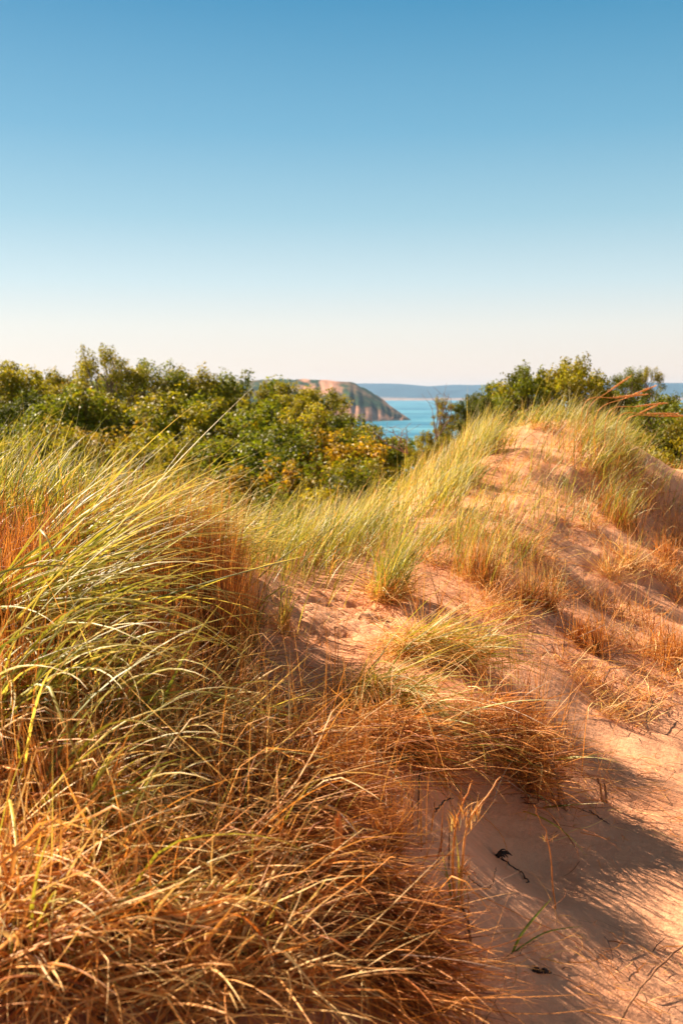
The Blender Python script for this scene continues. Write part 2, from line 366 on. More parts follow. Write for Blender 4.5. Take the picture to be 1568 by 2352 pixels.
# ------------------------------------------------------------------ grass that nobody could count
def field(name, seed, spec, m):
    rs = np.random.RandomState(seed); b = Bag()
    for s in spec: grow(b, rs, s[0], s[1](rs), **(s[2] if len(s) > 2 else {}))
    return tag(link(name, b.mesh(name), m), kind='stuff')
def along(pts, r, n, thr=None):
    P = np.array([at(*q)[:2] for q in pts])
    def f(rs):
        d = np.r_[0, np.cumsum(np.hypot(*np.diff(P, axis=0).T))]; s = rs.rand(n)*d[-1]
        q = np.c_[np.interp(s, d, P[:,0]), np.interp(s, d, P[:,1])] + rs.randn(n, 2)*r
        return q if thr is None else q[(fbm(q[:,0]*4+3, q[:,1]*2.6, 2) > thr) | (rs.rand(n) < .15)]
    return f
def area(P, n, thr=None, sc=3.): return lambda rs: in_poly(rs, P, n, thr, sc)
def px(pts): return poly_world(pts)
def spots(pts, r, n):
    P = np.array([ground(*q)[:2] for q in pts])
    return lambda rs: P[rs.randint(0, len(P), n)] + rs.randn(n, 2)*r

LEFTTOP = px([(-60,1330),(200,1262),(340,1275),(350,1400),(300,1500),(200,1620),(100,1700),(-60,1650)])
LEFTMID = px([(-60,1600),(400,1560),(600,1640),(760,1780),(700,1900),(400,2050),(-60,2050)])
LEFTLOW = px([(-60,2000),(600,1950),(720,2060),(760,2340),(-60,2340)])
field('dry_grass_litter', 11, [
 ('mess', area(MOUND, 1900), dict(Ws=1.3)), ('mess', area(MOUND, 2500), dict(Ws=1.2, col='rust', lift=.01)), ('comb', area(MOUND, 3000), dict(Ws=1.35)), ('fine', area(MOUND, 1800)), ('drape', area(MOUND, 1100), dict(col='pale')), ('stubble', area(MOUND, 1500)),
 ('updry', area(LEFTTOP, 2000)), ('updry', area(px([(300,1300),(540,1330),(570,1500),(540,1600),(380,1620),(280,1500)]), 1500), dict(Ls=1.25)), ('mess', area(LEFTMID, 1300), dict(Ls=1.15, Ws=1.6)), ('mess', area(LEFTLOW, 900), dict(Ls=1.1, Ws=1.5)), ('drape', area(LEFTLOW, 520), dict(col='pale', Ws=1.2)), ('drape', area(LEFTMID, 620), dict(col='straw', Ws=1.1, Ls=1.1)), ('comb', area(LEFTMID, 500), dict(Ls=1.2, Ws=1.3, col='pale', lift=.08)), ('updry', area(LEFTMID, 700), dict(col='straw', Ws=1.3)), ('mess', area(LEFTLOW, 170), dict(Ls=1.6, Ws=2.1, col='pale', lift=.12)), ('mess', area(LEFTMID, 120), dict(Ls=1.6, Ws=1.9, col='pale', lift=.12)), ('mess', area(LEFTLOW, 260), dict(Ls=1.3, Ws=1.8, col='rust', lift=.10)),
 ('comb', area(px([(560,1640),(700,1700),(810,1900),(930,2130),(1020,2340),(850,2340),(600,1900)]), 2300)),
 ('updry', spots([(600,1720),(660,1760),(720,1790),(790,1830),(850,1850)], .06, 500), dict(Ls=.55)), ('fine', area(px([(560,1640),(700,1700),(810,1900),(930,2130),(1020,2340),(850,2340),(600,1900)]), 1000)),
], STRAW)
field('dune_grass', 12, [
 ('sweep', area(LEFTTOP, 170, -.1)), ('arch', area(px([(-60,1600),(300,1600),(380,1750),(250,1950),(-60,1950)]), 34)), ('upgreen', area(LEFTLOW, 60)),
 ('crest', along([(-250,1250,2.9),(0,1240,2.9),(300,1225,3.2),(500,1262,3.5),(700,1285,4.1)], .20, 1300), dict(Ls=.72)),
 ('crest', along([(-150,1310,2.7),(150,1285,2.85)], .16, 500), dict(Ls=.8)),
 ('crest', along([(560,1290,3.7),(700,1290,3.95),(860,1215,4.8)], .13, 1200), dict(Ls=.8, Ws=.8)),
 ('crest', along([(700,1280,4.1),(860,1205,5.1),(1000,1095,6.6),(1080,1015,7.6)], .19, 2500, -.15), dict(Ls=.85)),
 ('crest', along([(1290,985,8.0),(1340,1005,7.6),(1420,1050,7.2),(1490,1110,6.8)], .2, 1100, -.1), dict(Ls=.85, dlean=.1)),
 ('crest', area(px([(860,1240),(1000,1130),(1080,1040),(1140,1000),(1130,1060),(1060,1160),(1010,1250),(930,1290)]), 1000, .15, 4.), dict(Ls=.75)),
 ('crest', along([(1000,1085,6.8),(1080,1010,7.8),(1160,975,8.4),(1260,968,8.4),(1400,958,8.6)], .24, 1800, -.05), dict(Ls=.85)),
 ('upgreen', area(px([(1000,1230),(1100,1170),(1250,1180),(1300,1260),(1180,1330),(1040,1340)]), 420, .0, 2.5)),
 ('crest', spots([(1200,1040),(1260,1090),(1180,1130),(1290,1140),(1130,1190),(1230,1210),(1320,1200),(1060,1240),(1160,1270),(1250,1050),(1310,1060),(1000,1290),(1220,980),(1290,975)], .06, 420), dict(Ls=.7)),
 ('stubble', area(px([(880,1260),(1080,1060),(1300,1060),(1420,1250),(1250,1400),(1050,1380)]), 1700, .05)),
], GRASS)
field('dead_straw', 13, [
 ('mess', area(px([(940,1300),(1040,1200),(1180,1210),(1300,1330),(1330,1420),(1200,1440),(1060,1420)]), 1400, .3, 5), dict(col='straw', lift=.03)),
 ('mess', area(px([(1290,1230),(1568,1230),(1640,1420),(1640,1640),(1500,1560),(1380,1500)]), 1400, .32, 4), dict(Ls=1.1, lift=.03)),
 ('updry', area(px([(1290,1230),(1568,1230),(1640,1420),(1640,1640),(1500,1560),(1380,1500)]), 300, .35, 4), dict(Ls=.8)), ('updry', spots([(1200,1470),(1260,1500),(1240,1700),(1270,1760),(1290,1800),(1180,1500)], .05, 70), dict(Ls=1.3, Ws=.8, dlean=.1)), ('updry', spots([(1000,1460),(1100,1520),(1150,1580),(1200,1650),(1250,1720),(1060,1480)], .06, 110), dict(Ls=1.4, Ws=.9, dlean=.1)), ('updry', spots([(700,1680),(800,1780),(860,1840)], .07, 60), dict(Ls=1.5, Ws=.8)),
 ('litter', area(px([(1150,1490),(1300,1470),(1600,1640),(1600,2340),(1150,2340),(930,1900),(1260,1850)]), 460, .05)),
 ('fine', area(px([(1150,1490),(1300,1470),(1600,1640),(1600,2340),(1150,2340),(930,1900),(1260,1850)]), 200, .1)),
 ('mess', area(px([(1000,1200),(1150,1060),(1330,1030),(1400,1200),(1250,1330),(1050,1330)]), 900, .0, 5), dict(Ls=.75, col='pale', lift=.01)),
 ('litter', area(px([(1000,1200),(1150,1000),(1330,1000),(1400,1200),(1250,1330),(1050,1330)]), 900)),
 ('litter', area(px([(570,1330),(860,1310),(940,1450),(800,1520),(620,1560)]), 190)),
 ('stubble', area(px([(600,1400),(860,1400),(940,1450),(800,1520),(620,1560)]), 120)),
 ('mess', along([(1400,1090,6.9),(1470,1140,6.5),(1540,1200,6.0)], .2, 1300, -.1), dict(Ls=1.3)), ('updry', along([(1380,1080,6.9),(1450,1140,6.5),(1520,1200,6.0)], .2, 700, -.1), dict(Ls=1.1)),
 ('mess', along([(1568,1050,9.8),(1680,1045,10),(1800,1030,10.5)], .3, 1200), dict(Ls=1.5, col='pale')),
 ('mess', spots([(1330,1545),(1370,1590),(1430,1640),(1480,1600),(1500,1560)], .05, 500), dict(Ls=.8, lift=.02)),
], STRAW)

# ------------------------------------------------------------------ clumps one can tell apart
def clump(seed, name, label, cat, group, at_px, green=(), dry=(), extra=None):
    """green / dry: (type, n, radius, options); several anchor points give an elongated tussock"""
    rs = np.random.RandomState(seed); P = np.array([ground(*q) for q in at_px]); c = P.mean(0)
    e = empty(name, c); tag(e, label, cat, group)
    for part, spec, m in (('green_blades', green, GRASS), ('dry_blades', dry, STRAW)):
        if not spec: continue
        b = Bag()
        for s in spec:
            a = P[rs.randint(0, len(P), s[1])][:,:2]; xy = disc(rs, (0,0), s[2], s[1]) + a
            grow(b, rs, s[0], xy, **(s[3] if len(s) > 3 else {}))
        b.V = [v - c[None] for v in b.V]
        link(part, b.mesh(part), m, e)
    return e
TUS = 'tussocks of dune grass'
GR = 'dune grass tussock'
T = [
 # left mound
 (21, 'Broad windswept tussock of bright silvery green blades streaming right from the left edge', [(20,1470),(80,1410),(-60,1440)],
   [('sweep',190,.09,dict(Ls=1.45,Ws=1.05,dlean=.1))], [('updry',160,.09),('mess',120,.09)]),
 (22, 'Green tussock whose long thin blades arch against the wood above the left mound', [(270,1290),(340,1300)],
   [('sweep',330,.09,dict(Ls=1.05,Ws=.85,dlean=-.1))], [('updry',170,.08)]),
 (23, 'Tall stand of upright russet dead stalks ending at the bare sand patch', [(400,1440),(455,1470),(505,1520),(535,1560),(470,1400),(520,1450)],
   [('upgreen',60,.07,dict(Ls=1.1))], [('updry',1700,.06,dict(Ls=1.6,Ws=1.0)),('updry',420,.05,dict(Ls=1.1,dlean=.25)),('mess',200,.06,dict(lift=.22,col='rust'))]),
 (24, 'Green tussock just left of the russet stalk stand, topped by short blades against the wood', [(430,1310),(480,1320)],
   [('sweep',200,.07,dict(Ls=.75,Ws=.8,dlean=-.15))], [('updry',160,.06,dict(Ls=.7))]),
 (25, 'Tussock with broad green and yellow blades arching down to the right below the windswept one', [(40,1680),(-40,1700)],
   [('arch',64,.09,dict(Ls=.95,Ws=1.1))], [('updry',150,.07),('mess',150,.08)]),
 (26, 'Tussock of pale arching blades fanning right over the middle of the left mound', [(240,1700),(190,1640)],
   [('arch',42,.09,dict(Ls=.85))], [('mess',260,.09,dict(lift=.1)),('updry',130,.07)]),
 (27, 'Straw coloured tussock with few green blades near the foot of the russet stalk stand', [(400,1720),(470,1740)],
   [('sweep',24,.07,dict(Ls=.85))], [('mess',360,.08,dict(lift=.1,col='straw')),('updry',120,.06)]),
 (28, 'Dense golden tussock with drooping dead blades low on the left mound', [(150,1930),(240,1960)],
   [('arch',40,.09,dict(Ls=.7))], [('drape',300,.12,dict(col='pale',Ls=.8)),('updry',120,.06)]),
 (29, 'Dry tussock with tangled tan stems and a few thin green blades at the lower left', [(330,2120),(230,2180)],
   [('upgreen',40,.07,dict(Ls=.8)),('arch',14,.06,dict(Ls=.6))], [('drape',160,.11,dict(col='pale',Ls=.8)),('mess',200,.08)]),
 (30, 'Dry tussock combed down to the right above the slab of crusted sand', [(630,1960),(690,2040)],
   [('upgreen',16,.06,dict(Ls=.7))], [('comb',300,.12,dict(lift=.05)),('drape',60,.1,dict(col='rust',Ls=.7)),('fine',220,.07,dict(lift=.08))]),
 (31, 'Sprawling tan tussock in the bottom left corner of the dune', [(60,2260),(-20,2200)],
   [('arch',14,.07,dict(Ls=.6))], [('mess',260,.08,dict(Ws=1.2)),('drape',150,.08,dict(Ws=1.2,col='straw'))]),
 # middle
 (41, 'Upright green tussock with a straw skirt at the right end of the bare sand patch', [(880,1385),(905,1360)],
   [('upgreen',230,.05,dict(Ls=1.25)),('crest',90,.06)], [('mess',330,.06,dict(col='pale',lift=.04)),('drape',160,.05,dict(dphi=-.5,Ls=.8))]),
 (42, 'Drooping pale and green tussock combed over the knoll beside the bare sand patch', [(930,1510),(980,1500),(1040,1530)],
   [('sweep',170,.07,dict(Ls=.75,Ws=.65,dphi=-.35,dlean=.1)),('drape',110,.06,dict(col='green'))], [('drape',420,.07,dict(Ws=.8)),('mess',700,.08,dict(col='pale',dlean=.25,lift=.07,Ws=.85))]),
 (43, 'Fan of long green and straw blades falling down the front of the central knoll', [(815,1620),(860,1620),(900,1650)],
   [('sweep',170,.08,dict(Ls=.9,Ws=.7,dphi=-.9,dlean=.2)),('arch',22,.05,dict(Ls=.65,dphi=-.4))], [('drape',380,.07,dict(Ws=.8,dphi=-.3)),('mess',620,.08,dict(col='pale',dlean=.25,lift=.07,Ws=.85))]),
 (44, 'Matted russet tussock with stubbly broken stalks at the right foot of the central knoll', [(1130,1690),(1190,1720),(1230,1770),(1080,1720),(1210,1820)],
   [('sweep',30,.06,dict(Ls=.6,Ws=.7,dphi=-.7,dlean=.4))], [('comb',560,.08,dict(lift=.11,Ls=.8)),('mess',520,.07,dict(lift=.11,dlean=.2)),('updry',200,.05,dict(Ls=.75)),('mess',260,.06,dict(col='rust'))]),
 (45, 'Rusty tussock with dark undergrowth below the central knoll', [(900,1730),(970,1760),(830,1720)],
   [('sweep',22,.05,dict(Ls=.7,Ws=.7,dphi=-1.0,dlean=.4))], [('comb',420,.08,dict(lift=.10)),('mess',420,.07,dict(lift=.10,dlean=.2)),('updry',120,.07,dict(Ls=.6)),('fine',260,.06,dict(lift=.07))]),
 (46, 'Tuft of frizzy orange dead fibres at the edge of the shaded sand', [(895,1960)],
   [], [('fine',420,.022,dict(lift=.09,Ls=.7)),('updry',90,.02,dict(Ls=.45,dlean=.2))]),
 (47, 'Curling mass of red brown stems along the lower edge of the left mound', [(850,2030),(910,2110),(960,2200)],
   [], [('comb',420,.06,dict(lift=.04,Ls=.7)),('mess',160,.06,dict(col='rust')),('fine',260,.05)]),
 # hill
 (51, 'Thick green tussock on the left shoulder of the hill below the leafy tree', [(1080,1055),(1120,1040),(1050,1085)],
   [('crest',420,.16,dict(Ls=.95))], [('updry',150,.14,dict(Ls=.7))]),
 (52, 'Large windswept green tussock on the right shoulder of the hill', [(1345,1030),(1390,1040),(1370,1090),(1420,1075)],
   [('crest',900,.19,dict(Ls=.95,dlean=.15))], [('mess',260,.16,dict(Ls=1.2,lift=.1)),('updry',160,.15)]),
 (53, 'Green and rust tussock hanging down the right flank of the hill', [(1400,1180),(1430,1210)],
   [('crest',170,.12,dict(Ls=.9))], [('updry',330,.13,dict(Ls=.9)),('mess',260,.13,dict(col='rust',Ls=1.2,lift=.06))]),
 (54, 'Short tussock of thin blades on the sandy top of the hill', [(1225,985),(1260,985)],
   [('crest',90,.14,dict(Ls=.75))], [('mess',120,.14,dict(col='pale'))]),
 (55, 'Straw tussock with upright golden stems in the middle of the hill flank', [(1090,1330),(1120,1350)],
   [('upgreen',40,.06)], [('updry',220,.06,dict(col='straw')),('mess',240,.07,dict(col='straw'))]),
 (56, 'Golden and rust tussock on the ridge above the long shaded hollow', [(1215,1390),(1260,1400)],
   [('upgreen',26,.05,dict(Ls=.8))], [('updry',160,.06,dict(col='straw')),('mess',260,.07,dict(col='rust'))]),
 (57, 'Bleached straw tussock lying across the slope near the right edge', [(1400,1330),(1450,1310)],
   [('upgreen',18,.06,dict(Ls=.8))], [('mess',300,.08,dict(col='pale',Ls=1.2)),('updry',80,.06,dict(col='straw'))]),
 (58, 'Brown tussock of short stalks below the bleached one at the right', [(1330,1480),(1370,1505)],
   [], [('updry',160,.06,dict(Ls=.7)),('mess',200,.06,dict(col='rust'))]),
 (59, 'Rust coloured tussock cut by the right edge above the sunlit slope', [(1520,1500),(1560,1530)],
   [], [('updry',180,.08,dict(Ls=.8,col='rust')),('mess',260,.08,dict(col='straw'))]),
 (60, 'Dark rusty tussock in the shaded hollow at the right edge under the hill', [(1530,1290),(1570,1260)],
   [], [('updry',200,.10,dict(Ls=.8)),('mess',320,.11,dict(col='rust'))]),
 (61, 'Loose straw spray with splayed stems lying on the sunlit slope', [(1395,1650)],
   [], [('litter',30,.03,dict(Ls=1.6,dlean=-.35)),('mess',26,.04,dict(Ls=1.1,col='pale')),('fine',30,.04)]),
]
for s, lab, pts, g, d in T: clump(s, 'grass_tussock', lab, GR, TUS, pts, g, d)

# ------------------------------------------------------------------ single stems, twigs, seed heads
def tube(b, P, R, col, sides=6, jit=0, rs=None):
    P = np.array(P, float); n = len(P); R = np.broadcast_to(np.array(R, float), n)
    T_ = np.gradient(P, axis=0); T_ /= np.linalg.norm(T_, axis=1)[:,None] + 1e-9
    up = np.array([.31,.17,.93]); s = np.cross(T_, up); s /= np.linalg.norm(s, axis=1)[:,None] + 1e-9; q = np.cross(T_, s)
    a = np.linspace(0, 2*np.pi, sides, endpoint=False); rr = R[:,None,None]
    if jit: rr = rr*(1 + jit*rs.randn(n, sides, 1))
    V = P[:,None] + rr*(s[:,None]*np.cos(a)[None,:,None] + q[:,None]*np.sin(a)[None,:,None])
    i = np.arange(n-1)[:,None]*sides; j = np.arange(sides)[None]; k = (j+1) % sides
    Q = np.stack([i+j, i+k, i+sides+k, i+sides+j], -1).reshape(-1, 4)
    b.add(V.reshape(-1, 3), Q, np.tile(np.array(col), (n*sides, 1)))
def curve(pts, n=14, seed=None, wob=0.):
    P = np.array(pts, float); m = len(P); t = np.linspace(0, m-1, n); out = []
    for x in t:
        i = min(int(x), m-2); f = x - i; p0 = P[max(i-1,0)]; p1 = P[i]; p2 = P[i+1]; p3 = P[min(i+2,m-1)]
        out.append(.5*((2*p1) + (-p0+p2)*f + (2*p0-5*p1+4*p2-p3)*f*f + (-p0+3*p1-3*p2+p3)*f**3))
    out = np.array(out)
    if seed is not None: out += np.random.RandomState(seed).randn(*out.shape)*wob
    return out
def P_(u, v, dz=0.0):
    g = ground(u, v); g = g.copy(); g[2] += dz; return g
def laid(pts, r, n=18, seed=1, wob=.002, lift=None):
    """a stem lying on the sand through photo positions"""
    q = curve([P_(*p) for p in pts], n, seed, wob); q[:,2] = np.maximum(q[:,2], hz(q[:,0], q[:,1]) + r*.8); return q
def single(name, label, cat, m, parts, group=None, base=None):
    """parts: [(name, fn(bag), material)]; one part -> the thing is that mesh"""
    if len(parts) == 1:
        b = Bag(); parts[0][1](b); return tag(link(name, b.mesh(name), parts[0][2]), label, cat, group)
    e = empty(name, base); tag(e, label, cat, group); c = np.array(base)
    for pn, fn, pm in parts:
        b = Bag(); fn(b); b.V = [v - c[None] for v in b.V]; link(pn, b.mesh(pn), pm, e)
    return e
def fray(b, c, n, L, rs, col='rust', up=.3, spread=.6, az=None, W=.0016):
    xy = np.repeat(np.array([c[:2]]), n, 0) + rs.randn(n, 2)*.003
    root = np.c_[xy, np.full(n, c[2])] + rs.randn(n, 3)*.004
    a = rs.uniform(-np.pi, np.pi, n) if az is None else rs.normal(az, .6, n)
    b.add(*make_blades(rs, root, L*rs.uniform(.4, 1.3, n), np.full(n, W)*rs.uniform(.5, 1.5, n), a, np.abs(rs.normal(up, spread, n)), rs.normal(.4, .8, n), *colours(rs, n, col), seg=6, swirl=.8, clampz=True))
# pair of dry stems with frayed heads
def tall_pair():
    rs = np.random.RandomState(3); g = P_(1043, 2095)
    def up(u, v, k=0): return at(u, v, g[1] + k)
    def st(b):
        tube(b, curve([g, up(1040,2000), up(1045,1900,.01), up(1062,1850,.02), up(1085,1795,.03)], 16, 1, .0008), np.linspace(.0028,.0012,16), S_ORG)
        tube(b, curve([g+[.012,0,0], up(1062,1985), up(1075,1890,.01), up(1110,1840,.03), up(1150,1785,.05)], 16, 2, .0008), np.linspace(.0026,.0010,16), S_TAN)
    def fr(b):
        for (u, v, k) in ((1045,1905,.01),(1062,1880,.01),(1075,1900,.02),(1090,1880,.02)): fray(b, up(u, v, k), 13, .038, rs, 'straw', .1, .28, W=.0022)
    def f2(b): fray(b, up(1062,2005), 30, .035, rs, 'rust', 1.0, .4)
    def f3(b): fray(b, g + [0,0,.01], 40, .07, rs, 'rust', .9, .5)
    def gb(b): fray(b, g, 5, .17, rs, 'green', .15, .12, W=.003)
    single('dead_grass_stem', 'Pair of tall dry stems with frayed orange heads rising from the shaded sand', 'grass stem', STRAW, [('stalk', st, STRAW), ('frayed_sheath', fr, STRAW), ('frayed_sheath', f2, STRAW), ('root_tuft', f3, STRAW), ('green_blade', gb, GRASS)], base=g)
tall_pair()
def thin_stem(lab, base, tip, bendto, seed, col=S_ORG, r=.0011):
    rs = np.random.RandomState(seed); g = P_(*base)
    m = at(*bendto, g[1]+.01); t = at(*tip, g[1]+.02)
    def st(b): tube(b, curve([g, m, t], 14, seed, .0012), np.linspace(r*1.3, r*.6, 14), col)
    def fr(b): fray(b, m, 12, .025, rs, 'straw', .6, .6, W=.0011)
    single('dead_grass_stem', lab, 'grass stem', STRAW, [('stalk', st, STRAW), ('frayed_sheath', fr, STRAW)], 'thin dry stems on the slope', base=g)
thin_stem('Thin dry stem with a small frayed joint right of the buried dark seed husk', (1275,2090), (1225,1850), (1258,1935), 4)
thin_stem('Slender bleached stem standing alone against the streaked sunlit sand', (1285,1740), (1300,1660), (1290,1700), 5, S_PALE)
thin_stem('Slender upright stem by the right edge below the rust coloured tussock', (1518,1560), (1530,1400), (1520,1470), 6, S_TAN)
thin_stem('Lone thin stem left of the rust coloured tussock at the right edge', (1480,1545), (1470,1430), (1474,1480), 7, S_TAN)
# green sprout
def sprout():
    g = P_(1175, 2195); rs = np.random.RandomState(8)
    def bl(path, W, c):
        def f(b):
            q = curve(path, 14); T_ = np.gradient(q, axis=0); s = np.cross(T_, [0.2,-1,.3]); s /= np.linalg.norm(s, axis=1)[:,None]
            wd = W*np.sin(np.pi*np.clip(np.linspace(.25, 1.02, 14), 0, 1))[:,None]**.7; nn = np.cross(s, T_); nn /= np.linalg.norm(nn, axis=1)[:,None]
            V = np.stack([q - s*wd, q + nn*wd*.5, q + s*wd], 1).reshape(-1, 3); i = (np.arange(13)*3)[:,None]
            b.add(V, np.concatenate([i + [[0,1,4,3]], i + [[1,2,5,4]]]), np.tile(c, (len(V), 1)))
        return f
    single('grass_sprout', 'Small fresh green grass sprout with two blades at the edge of the shaded sand', 'grass sprout', GRASS,
      [('blade', bl([g, at(1195,2150,g[1]), at(1225,2110,g[1]+.01), at(1268,2062,g[1]+.02)], .0026, G_DK*1.3), GRASS),
       ('blade', bl([g, at(1205,2170,g[1]), at(1260,2140,g[1]+.01), at(1340,2128,g[1]+.0)], .0016, G_DK*.9), GRASS)], base=g)
sprout()
def stick(lab, path, r, m, seed, name='twig', cat='twig', group='dark twigs on the sand', n=20, col=(.05,.035,.03), jit=.22, forks=()):
    rs = np.random.RandomState(seed); r = r*.75
    def f(b):
        q = laid(path, r, n, seed, r*.5); tube(b, q, r*np.interp(np.linspace(0,1,n), [0,.08,.8,1], [.35,1,.8,.25]), col, 7, jit, rs)
        for (k, d, L) in forks:
            p = q[k]; tube(b, curve([p, p + np.array(d)*L*.5 + rs.randn(3)*.004, p + np.array(d)*L], 8, seed+1, r*.3), np.linspace(r*.7, r*.25, 8), col, 6, jit, rs)
    return single(name, lab, cat, m, [('stem', f, m)], group)
stick('Straight black charred stick lying alone on the shaded sand at the right', [(1352,1868,.006),(1375,1882,.004),(1400,1897,.002)], .0022, CHAR, 1)
stick('Short chunk of dark wood half buried at the lower right', [(1224,2232,.004),(1245,2240,.006),(1265,2242,.004)], .0055, CHAR, 2, forks=((4,(-.3,0,.6),.012),))
stick('Forked black twig hanging from the undergrowth below the central knoll', [(960,1850,.0),(965,1810,.04),(985,1765,.10)], .0028, CHAR, 3, forks=((11,(-.6,.1,-.2),.045),))
stick('Crooked black twig behind the frayed heads of the dry stem pair', [(1000,1898,.03),(1018,1890,.045),(1040,1886,.05)], .0026, CHAR, 4, forks=((2,(-.1,0,.6),.03),(1,(-.5,0,-.2),.012)))
stick('Thin black twig arching from the right foot of the central knoll', [(1272,1790,.0),(1280,1765,.02),(1305,1755,.022),(1325,1758,.015)], .0018, CHAR, 5)
stick('Small curled black twig lying below the splayed straw near the right edge', [(1488,1690,.004),(1484,1662,.03),(1497,1640,.035),(1490,1625,.04)], .0022, CHAR, 6, forks=((8,(.5,0,-.4),.03),(14,(.4,0,.3),.02)))
stick('Dark twig leaning out of the root tangle beside the dry stem pair', [(1080,2170,.0),(1068,2140,.03),(1040,2105,.03)], .0032, CHAR, 7, forks=((6,(.5,-.1,-.2),.03),))
stick('Brown ringed runner stem lying left of the short chunk of dark wood', [(1140,2222,.005),(1190,2200,.012),(1248,2178,.018)], .0018, DEADWOOD, 8, group=None, col=(.3,.1,.04))
stick('Long dark runner stem crossing the bottom right corner', [(1420,2380,.02),(1470,2310,.03),(1520,2255,.035),(1590,2190,.03)], .0026, DEADWOOD, 9, group=None, col=(.3,.1,.04))
def stump(lab, p, q, r, seed, grp='weathered stalk stumps right of the knoll'):
    rs = np.random.RandomState(seed)
    def f(b):
        g = P_(*p); t = at(*q, g[1]+.01)
        tube(b, curve([g, (g+t)/2 + rs.randn(3)*.003, t], 12, seed, .0012), np.linspace(r, r*.75, 12), (.25,.12,.06), 7, .15, rs)
    single('stalk_stump', lab, 'stalk stump', DEADWOOD, [('s', f, DEADWOOD)], grp)
stump('Longest splintered stalk stump, its foot reaching furthest onto the sand right of the knoll', (1300,1865), (1255,1730), .0042, 1)
stump('Splintered stalk stump leaning beside the longest one, on its left', (1270,1830), (1248,1745), .0036, 2)
stump('Short splintered stalk stump close behind the longest one', (1285,1850), (1262,1720), .0034, 3)
stump('Left one of two small broken stumps standing alone right of the knoll', (1384,1845), (1374,1790), .0034, 4)
stump('Right one of two small broken stumps standing alone right of the knoll', (1393,1848), (1386,1800), .0030, 5)
# dark husk half buried, with a trailing root
def husk():
    g = P_(1140, 1968); rs = np.random.RandomState(4)
    def f(b):
        for i in range(10):
            a = rs.uniform(-1.5, .2); L = rs.uniform(.010, .036)
            e = g + np.array([math.cos(a)*L, math.sin(a)*L, rs.uniform(.0, .012)]); e[2] = max(e[2], float(hz(e[0], e[1])) + .001)
            tube(b, curve([g + rs.randn(3)*.003, (g+e)/2 + [0,0,.008], e], 8, i, .0008), np.array([.002,.003,.0034,.003,.0026,.002,.0014,.0006])*rs.uniform(.4,1), (.09,.045,.03), 6, .2, rs)
    def r_(b): tube(b, laid([(1150,1975,.004),(1175,1992,.001),(1200,2010,.003),(1212,2030,.0)], .0012, 20, 3), np.full(20, .0013), (.09,.045,.03), 5, .3, rs)
    single('seed_husk', 'Dark frayed husk half buried in a dimple of the shaded sand', 'plant husk', CHAR, [('husk', f, CHAR), ('root', r_, CHAR)], base=g)
husk()
# long pale runners that curl over the sand
RUN = 'long runner stems curling over the litter'
for lab, path, r, c in [
 ('Long orange runner stem sweeping across the bottom and hooking back under the root tangle', [(-20,2232,.12),(200,2200,.13),(330,2160,.13),(700,2178,.10),(880,2172,.07),(1050,2166,.03),(1075,2140,.05),(1060,2095,.06),(1020,2070,.05)], .0021, S_ORG),
 ('Thin arching runner stem curving over the shaded sand beside the buried husk', [(1075,1925,.06),(1110,1940,.06),(1150,1960,.04),(1165,1985,.02),(1160,2000,.005)], .0010, S_ORG),
 ('Pale runner stem looping from the dark undergrowth to the dry stem pair', [(800,1790,.05),(870,1800,.09),(960,1820,.09),(1020,1860,.05),(1040,1900,.02)], .0012, S_TAN),
 ('Red brown runner stem trailing down beside the knoll toward the dry stem pair', [(860,1880,.04),(950,1870,.05),(1010,1872,.05),(1050,1890,.02)], .0011, S_RUST),
 ('Small hooked runner stem lying on the shaded sand right of the dry stem pair', [(1075,2040,.02),(1110,2048,.006),(1130,2040,.008),(1138,2015,.02)], .0013, S_DK*1.5),
 ('Long thin runner stem running from the root tangle to the lower right corner', [(1060,2075,.03),(1150,2100,.015),(1200,2120,.01),(1330,2180,.008),(1420,2260,.004)], .0010, S_ORG),
 ('Thin straw stem bridging the shaded hollow above the sunlit slope', [(1150,1480,.02),(1200,1450,.05),(1270,1420,.10)], .0013, S_TAN),
 ('Curly thin runner stem above the shaded hollow', [(1180,1420,.02),(1230,1425,.05),(1290,1395,.08),(1340,1390,.05)], .0011, S_TAN),
 ('Pale kinked straw stem reaching right over the foot of the russet stalk stand', [(380,1560,.12),(480,1610,.12),(620,1638,.08),(700,1645,.05)], .0018, S_PALE),
]:
    single('runner_stem', lab, 'runner stem', STRAW, [('s', (lambda p=path, r=r, c=c: (lambda b: tube(b, laid(p, r, 44, 5, r*.5), r*np.linspace(1.1,.6,44), c, 6)))(), STRAW)], RUN)
